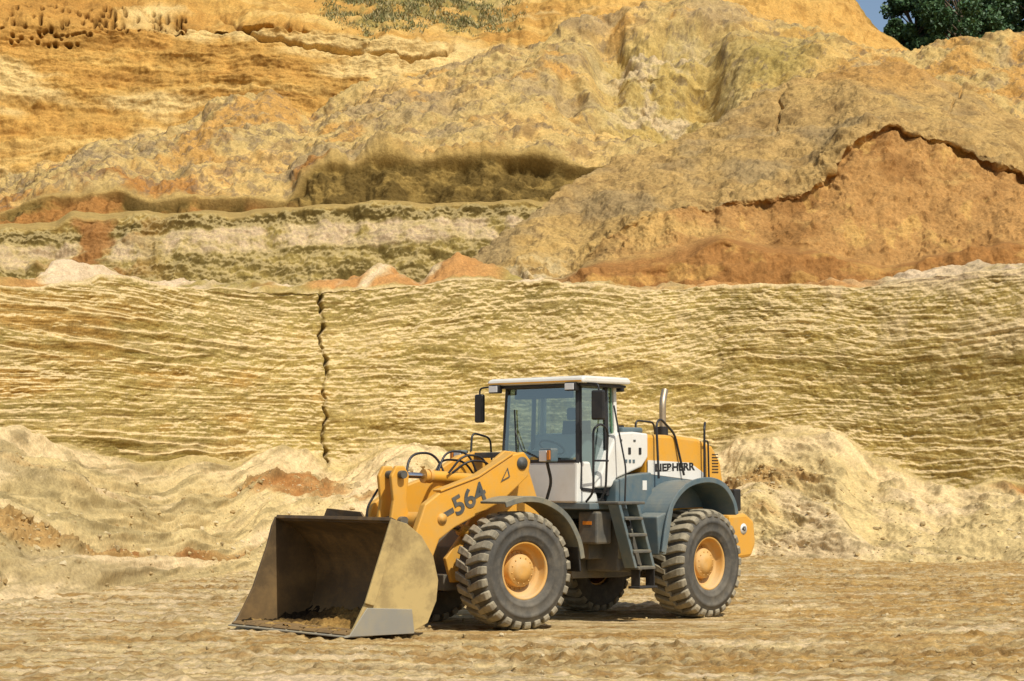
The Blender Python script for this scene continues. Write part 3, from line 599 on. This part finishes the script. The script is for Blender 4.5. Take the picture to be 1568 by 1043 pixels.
for s_ in(-1,1):
    fp=curvepath([(.86,.98),(.93,1.25),(1.15,1.56),(1.50,1.74),(1.85,1.77),(2.16,1.70)],6)
    band("front_fender",fp,.035,.80 if s_>0 else -1.38,1.38 if s_>0 else -.80,M_FD,FU,.01)
    yl=1.36 if s_>0 else -1.385
    band("front_fender_lip",[(x,z-.045) for x,z in fp],.075,yl,yl+.028,M_FD,FU,.006)
    box("mud_flap",(.86,s_*1.09,.93),(.03,.55,.34),M_K,FU,(0,.1,0))
    tube("lamp_post",rounded([(1.05,s_*.80,1.6),(1.05,s_*.98,2.0),(1.16,s_*1.02,2.26)],.1),.022,M_K,FU)
    box("headlamp_housing",(1.15,s_*1.04,2.37),(.13,.27,.19),M_S,FU,b=.02)
    box("headlamp_lens",(1.222,s_*1.00,2.36),(.012,.16,.15),M_LT,FU,b=.004)
    box("indicator_lamp",(1.226,s_*1.13,2.37),(.018,.07,.13),M_AM,FU,b=.008)
for k,(y,hh) in enumerate(((-.20,2.30),(-.14,2.42),(.12,2.36),(.2,2.28))):
    hose("hydraulic_hose",[(1.45,y,2.02),(1.62,y*1.4,hh),(2.0,y*1.6,hh+.02),(2.2,y,2.12)],.016,M_K,FU)
hose("hydraulic_hose",[(1.7,-.5,1.9),(1.9,-.62,2.42),(2.35,-.62,2.40),(2.5,-.5,1.95)],.018,M_K,FU)
hose("hydraulic_hose",[(3.1,-.3,1.9),(3.30,-.32,1.6),(3.2,-.3,1.3)],.016,M_K,FU)
for s_ in (-1,1): hose("hydraulic_hose",[(.1,s_*.2,1.2),(.4,s_*.5,1.5),(.8,s_*.3,1.3),(1.1,s_*.2,1.5)],.022,M_K,FU)
def text(name,s,size,loc,ang,mat,parent,ext=.003,off=.004,sx=1):
    cu=bpy.data.curves.new(name,'FONT'); cu.body=s; cu.size=size; cu.extrude=ext; cu.align_x='CENTER'; cu.align_y='CENTER'; cu.materials.append(mat); cu.offset=off
    o=bpy.data.objects.new(name,cu); link(o,parent)
    R=Matrix(((-1,0,0),(0,0,1),(0,1,0)))
    o.matrix_local=Matrix.Translation(loc)@R.to_4x4()@Matrix.Rotation(ang,4,'Z')@Matrix.Diagonal((sx,1,1,1)); return o
text("model_number","564",.36,(2.26,.688,1.76),math.radians(25),M_SD,FU,off=.008,sx=1.1)
mesh("warning_triangle",[(1.72,.69,2.00),(1.56,.69,2.07),(1.60,.69,2.20),(1.72,.694,2.00),(1.56,.694,2.07),(1.60,.694,2.20)],[(0,1,2),(3,5,4)],M_SD,FU)
mesh("warning_triangle_inner",[(1.69,.698,2.03),(1.59,.698,2.075),(1.615,.698,2.16)],[(0,2,1)],M_Y,FU)
box("arm_decal",(2.62,.688,1.58),(.20,.004,.07),M_SD,FU,(0,math.radians(25),0),0)
# ------------- rear unit
prism("rear_frame",[(.35,.62),(.42,1.2),(-.6,1.45),(-2.9,1.4),(-3.0,.95),(-2.2,.7),(-.8,.6)],-.42,.42,M_SD,RU)
tube("articulation_pin",[(0,0,.5),(0,0,1.35)],.11,M_SD,RU)
for z in(.62,1.18): prism("hinge_plate",[(.38,z),(-.4,z),(-.4,z+.07),(.38,z+.07)],-.26,.26,M_SD,RU)
box("cab_platform",(.08,0,1.655),(1.05,1.9,.09),M_S,RU)
box("steering_cylinder_housing",(.1,.62,1.05),(.5,.22,.3),M_SD,RU)
prism("fuel_tank",[(.05,.72),(.05,1.45),(-.62,1.45),(-.62,.85),(-.5,.70)],.42,1.02,M_SD,RU,.03)
box("battery_box",(.33,.82,1.35),(.34,.34,.46),M_SD,RU,b=.03)
box("reflector_decal",(.505,.82,1.42),(.006,.16,.05),M_AM,RU,b=0)
box("tank_cover",(-.10,1.035,1.12),(.34,.03,.42),M_FD,RU,b=.02)
tube("tank_cap",[(-.05,1.05,1.40),(-.05,1.12,1.42)],.05,M_K,RU)
prism("engine_side_panel",[(-.10,1.46),(-.12,2.02),(-.42,2.10),(-.95,2.14),(-1.0,1.50),(-.75,1.40)],-.86,.86,M_S,RU,.02)
CY=.72
prism("cab_base",[(.62,1.70),(.60,2.29),(.30,2.29),(.22,1.98),(.1,1.70)],-CY,CY,M_W,RU,.03)
box("cab_floor",(.1,0,1.74),(.9,1.36,.06),M_K,RU)
box("cab_rear_wall",(-.30,0,2.15),(.05,1.40,.9),M_K,RU)
def pillar(name,a,b,wd,mat): 
    a=Vector(a);b=Vector(b); L_=(b-a).length; o=box(name,(a+b)/2,(wd,wd,L_),mat,RU,b=.01); o.rotation_euler=(b-a).to_track_quat('Z','Y').to_euler(); return o
for s_ in(-1,1):
    pillar("front_pillar",(.57,s_*.70,2.27),(.52,s_*.66,3.40),.055,M_K)
    pillar("rear_pillar",(-.30,s_*.70,1.75),(-.30,s_*.66,3.40),.07,M_W)
    pillar("door_pillar",(-.08,s_*.712,1.80),(-.10,s_*.672,3.40),.06,M_K)
    pillar("door_front_post",(.52,s_*.712,1.90),(.47,s_*.672,3.38),.045,M_K)
    pillar("door_sill",(.52,s_*.712,1.90),(-.08,s_*.712,1.85),.05,M_K)
    mesh("rear_quarter_glass",[(-.12,s_*.70,2.4),(-.28,s_*.70,2.4),(-.28,s_*.66,3.38),(-.13,s_*.66,3.38)],[(0,1,2,3)],M_GL,RU)
    pillar("quarter_post",(-.22,s_*.715,2.3),(-.22,s_*.675,3.38),.025,M_GT)
    mesh("door_glass",[(.50,s_*.705,1.93),(-.07,s_*.705,1.9),(-.09,s_*.665,3.36),(.46,s_*.665,3.36)],[(0,1,2,3)],M_GL,RU)
mesh("windscreen",[(.585,-.68,2.29),(.585,.68,2.29),(.535,.64,3.36),(.535,-.64,3.36)],[(0,1,2,3)],M_GL,RU)
mesh("rear_window",[(-.31,-.66,2.5),(-.31,.66,2.5),(-.31,.63,3.36),(-.31,-.63,3.36)],[(0,3,2,1)],M_GL,RU)
pillar("windscreen_top_rail",(.535,-.66,3.37),(.535,.66,3.37),.05,M_K); pillar("windscreen_bottom_rail",(.585,-.68,2.295),(.585,.68,2.295),.045,M_K)
tube("wiper",[(.60,.05,2.32),(.61,-.30,2.45),(.60,-.45,2.75)],.009,M_K,RU); tube("wiper_blade",[(.60,-.42,2.4),(.575,-.48,3.05)],.012,M_K,RU)
prism("cab_roof",[(.70,3.40),(.70,3.475),(.62,3.505),(-.36,3.505),(-.42,3.47),(-.42,3.41)],-.90,.90,M_W,RU,.03)
prism("roof_lining",[(.66,3.36),(.66,3.398),(-.38,3.398),(-.38,3.36)],-.84,.84,M_K,RU,.01)
prism("roof_yellow_trim",[(.703,3.418),(.712,3.418),(.712,3.438),(.703,3.438)],-.88,.88,M_Y,RU,.0)
for y in(-.74,.70):
    box("roof_work_lamp",(.70,y,3.35),(.10,.19,.12),M_K,RU,b=.015); box("roof_lamp_lens",(.755,y,3.35),(.01,.16,.09),M_LT,RU,b=.003)
box("rear_roof_lamp",(-.44,.65,3.36),(.09,.15,.1),M_K,RU)
prism("operator_seat",[(.0,1.77),(.05,2.22),(-.02,2.30),(-.18,2.28),(-.26,2.9),(-.285,2.9),(-.28,1.77)],-.26,.26,M_RB,RU,.03)
box("head_rest",(-.22,0,3.0),(.08,.26,.18),M_RB,RU,b=.03); box("side_console",(.0,-.42,2.2),(.5,.18,.5),M_K,RU)
prism("steering_column",[(.45,1.77),(.52,1.77),(.36,2.45),(.30,2.43)],-.05,.05,M_K,RU)
ring=[(.30+.19*math.cos(a)*.85,.19*math.sin(a),2.50+.19*math.cos(a)*.5) for a in [i/24*6.283 for i in range(24)]]
tube("steering_wheel",ring,.014,M_K,RU,True)
box("dashboard",(.44,-.05,2.28),(.16,.6,.16),M_K,RU,b=.03); box("sun_visor",(.48,0,3.27),(.03,1.1,.14),M_K,RU)
for s_ in(1,-1):
    tube("mirror_arm",rounded([(.56,s_*.88,3.40),(.62,s_*1.12,3.38),(.60,s_*1.14,3.05)],.06),.014,M_K,RU)
    box("mirror",(.62,s_*1.12,3.08),(.07,.20,.42),M_K,RU,(0,0,s_*.25),.025)
tube("grab_rail",rounded([(.50,.80,1.72),(.56,.98,1.85),(.56,.98,2.75),(.40,.98,2.83),(.20,.96,2.75),(.18,.90,1.9),(.18,.80,1.72)],.1),.017,M_K,RU)
tube("grab_rail",rounded([(.45,-.98,1.72),(.50,-1.02,2.65),(.9,-1.02,2.72),(1.0,-.98,2.0)],.1),.016,M_K,RU)
tube("grab_rail",rounded([(.52,-1.02,2.35),(.94,-1.02,2.35)],.1),.014,M_K,RU)
tube("grab_rail",rounded([(.56,.98,2.30),(.20,.96,2.30)],.1),.014,M_K,RU)
tube("grab_rail",rounded([(-.16,.98,1.72),(-.16,1.0,2.2),(-.14,.8,3.1)],.1),.013,M_K,RU)
for x0,x1 in((.40,.02),(-.02,-.40)):
    prism("ladder_rail",[(x0,1.70),(x0-.06,1.70),(x1-.06,.78),(x1,.78)],1.10,1.30,M_S,RU,.01)
for i in range(4):
    z=1.48-i*.235; t=(1.7-z)/.92; xx=.40-.38*t
    box("ladder_step",(xx-.24,1.20,z),(.40,.26,.035),M_SD,RU,b=.006)
    box("step_tread",(xx-.24,1.20,z+.022),(.38,.22,.008),M_FD,RU,b=0)
for x in(-.12,-.46): box("ladder_strap",(x,1.20,.66),(.02,.16,.34),M_K,RU)
box("ladder_step_low",(-.29,1.2,.50),(.42,.22,.035),M_K,RU)
box("ladder_top_landing",(.1,1.10,1.70),(.62,.42,.04),M_SD,RU)
white=[(-.20,2.70),(.26,1.92),(-.08,1.92),(-.20,2.05),(-.45,2.12),(-.80,2.22),(-.95,2.36),(-.95,2.71),(-.6,2.73)]
prism("hood_white_section",white,-.80,.80,M_W,RU,.025)
orange=[(-.955,2.70),(-1.6,2.70),(-2.2,2.66),(-2.60,2.55),(-2.82,2.30),(-2.92,1.85),(-2.80,1.60),(-1.6,1.55),(-.955,1.90)]
prism("engine_hood",orange,-.78,.78,M_Y,RU,.05)
for s_ in(-1,1):
    y0=.781 if s_>0 else -.787
    prism("hood_cream_stripe",[(-.96,2.12),(-.96,2.32),(-2.0,2.29),(-2.35,2.14),(-2.45,2.0)],y0,y0+.006,M_W,RU,0)
    y0=.782 if s_>0 else -.79
    prism("hood_slate_lower",[(-.96,1.60),(-.96,2.115),(-2.45,1.995),(-2.80,1.75),(-2.78,1.62)],y0,y0+.008,M_S,RU,0)
    for k in range(7): box("hood_vent",(-2.66,s_*.783,2.42-k*.045),(.16,.012,.014),M_K,RU,b=0)
text("hood_lettering","LIEBHERR",.155,(-1.62,.789,2.215),math.radians(1.5),M_K,RU,.002,.006,1.5)
box("air_intake_top",(-.85,.35,2.76),(.5,.5,.09),M_S,RU,b=.03)
for x in(-.5,-.75): box("hood_handle",(x,.805,2.45),(.06,.012,.10),M_K,RU)
for k in range(3): box("hood_decal",(-.42-.09*k,.803,2.30),(.05,.006,.05),M_S,RU,b=0)
for x in(-.3,-.62): box("hood_latch",(x,.803,2.60),(.05,.01,.03),M_SD,RU,b=0)
box("warning_decal",(-.78,.863,1.95),(.10,.006,.14),M_W,RU,b=0)
tube("exhaust_muffler",[(-2.0,.28,2.60),(-2.0,.28,2.84)],.085,M_K,RU)
tube("exhaust_pipe",rounded([(-2.0,.28,2.80),(-2.0,.28,3.22),(-2.14,.22,3.40)],.18,8),.052,M_EX,RU)
tube("precleaner",[(-1.5,-.2,2.65),(-1.5,-.2,2.86)],.10,M_K,RU)
tube("hood_rail",rounded([(-1.10,.88,2.05),(-1.10,.84,2.86),(-1.25,.80,2.94),(-1.60,.80,2.72),(-1.78,.84,2.10)],.1),.018,M_K,RU)
tube("hood_rail",rounded([(-1.30,.3,2.66),(-1.30,.3,2.92),(-1.75,.3,2.90),(-1.80,.3,2.64)],.08),.016,M_K,RU)
tube("rear_rail",rounded([(-2.30,.84,1.95),(-2.28,.86,2.82),(-2.38,.80,2.90)],.06),.018,M_K,RU); tube("rear_rail",rounded([(-2.42,.84,1.98),(-2.40,.84,2.62),(-2.28,.86,2.62)],.06),.014,M_K,RU)
for s_ in(-1,1):
    rp=curvepath([(-.60,.98),(-.70,1.40),(-.86,1.70),(-1.20,1.92),(-1.68,1.99),(-2.05,1.91),(-2.28,1.70),(-2.36,1.50)],6)
    a,b_=(.785,1.37) if s_>0 else (-1.37,-.785)
    band("rear_fender",rp[::-1],.04,a,b_,M_S,RU,.012)
    yl=1.345 if s_>0 else -1.375
    band("rear_fender_lip",rp[::-1],.08,yl,yl+.03,M_S,RU,.01)
    box("fender_bracket",(-.72,s_*.95,1.35),(.08,.3,.3),M_S,RU)
    box("tail_lamp_bracket",(-2.95,s_*.92,1.72),(.18,.16,.34),M_K,RU,b=.02); box("tail_lamp",(-3.05,s_*.92,1.78),(.02,.12,.12),M_AM,RU)
prism("battery_step_panel",[(-.50,1.50),(-.55,.95),(-.72,.95),(-.90,1.60)],.90,1.30,M_S,RU,.02)
cw=[(-2.60,1.50),(-3.05,1.52),(-3.28,1.40),(-3.32,1.05),(-3.20,.85),(-2.75,.82),(-2.62,1.0)]
prism("counterweight",cw,-1.08,1.08,M_Y,RU,.05)
box("rear_grille",(-2.93,0,1.95),(.06,1.2,.55),M_K,RU)
revolve("speed_sticker",[(.0,.004),(.085,.004),(.085,0)],M_W,RU,(-2.98,1.081,1.28),32)
text("speed_number","40",.10,(-2.98,1.087,1.28),0,M_K,RU,.001)
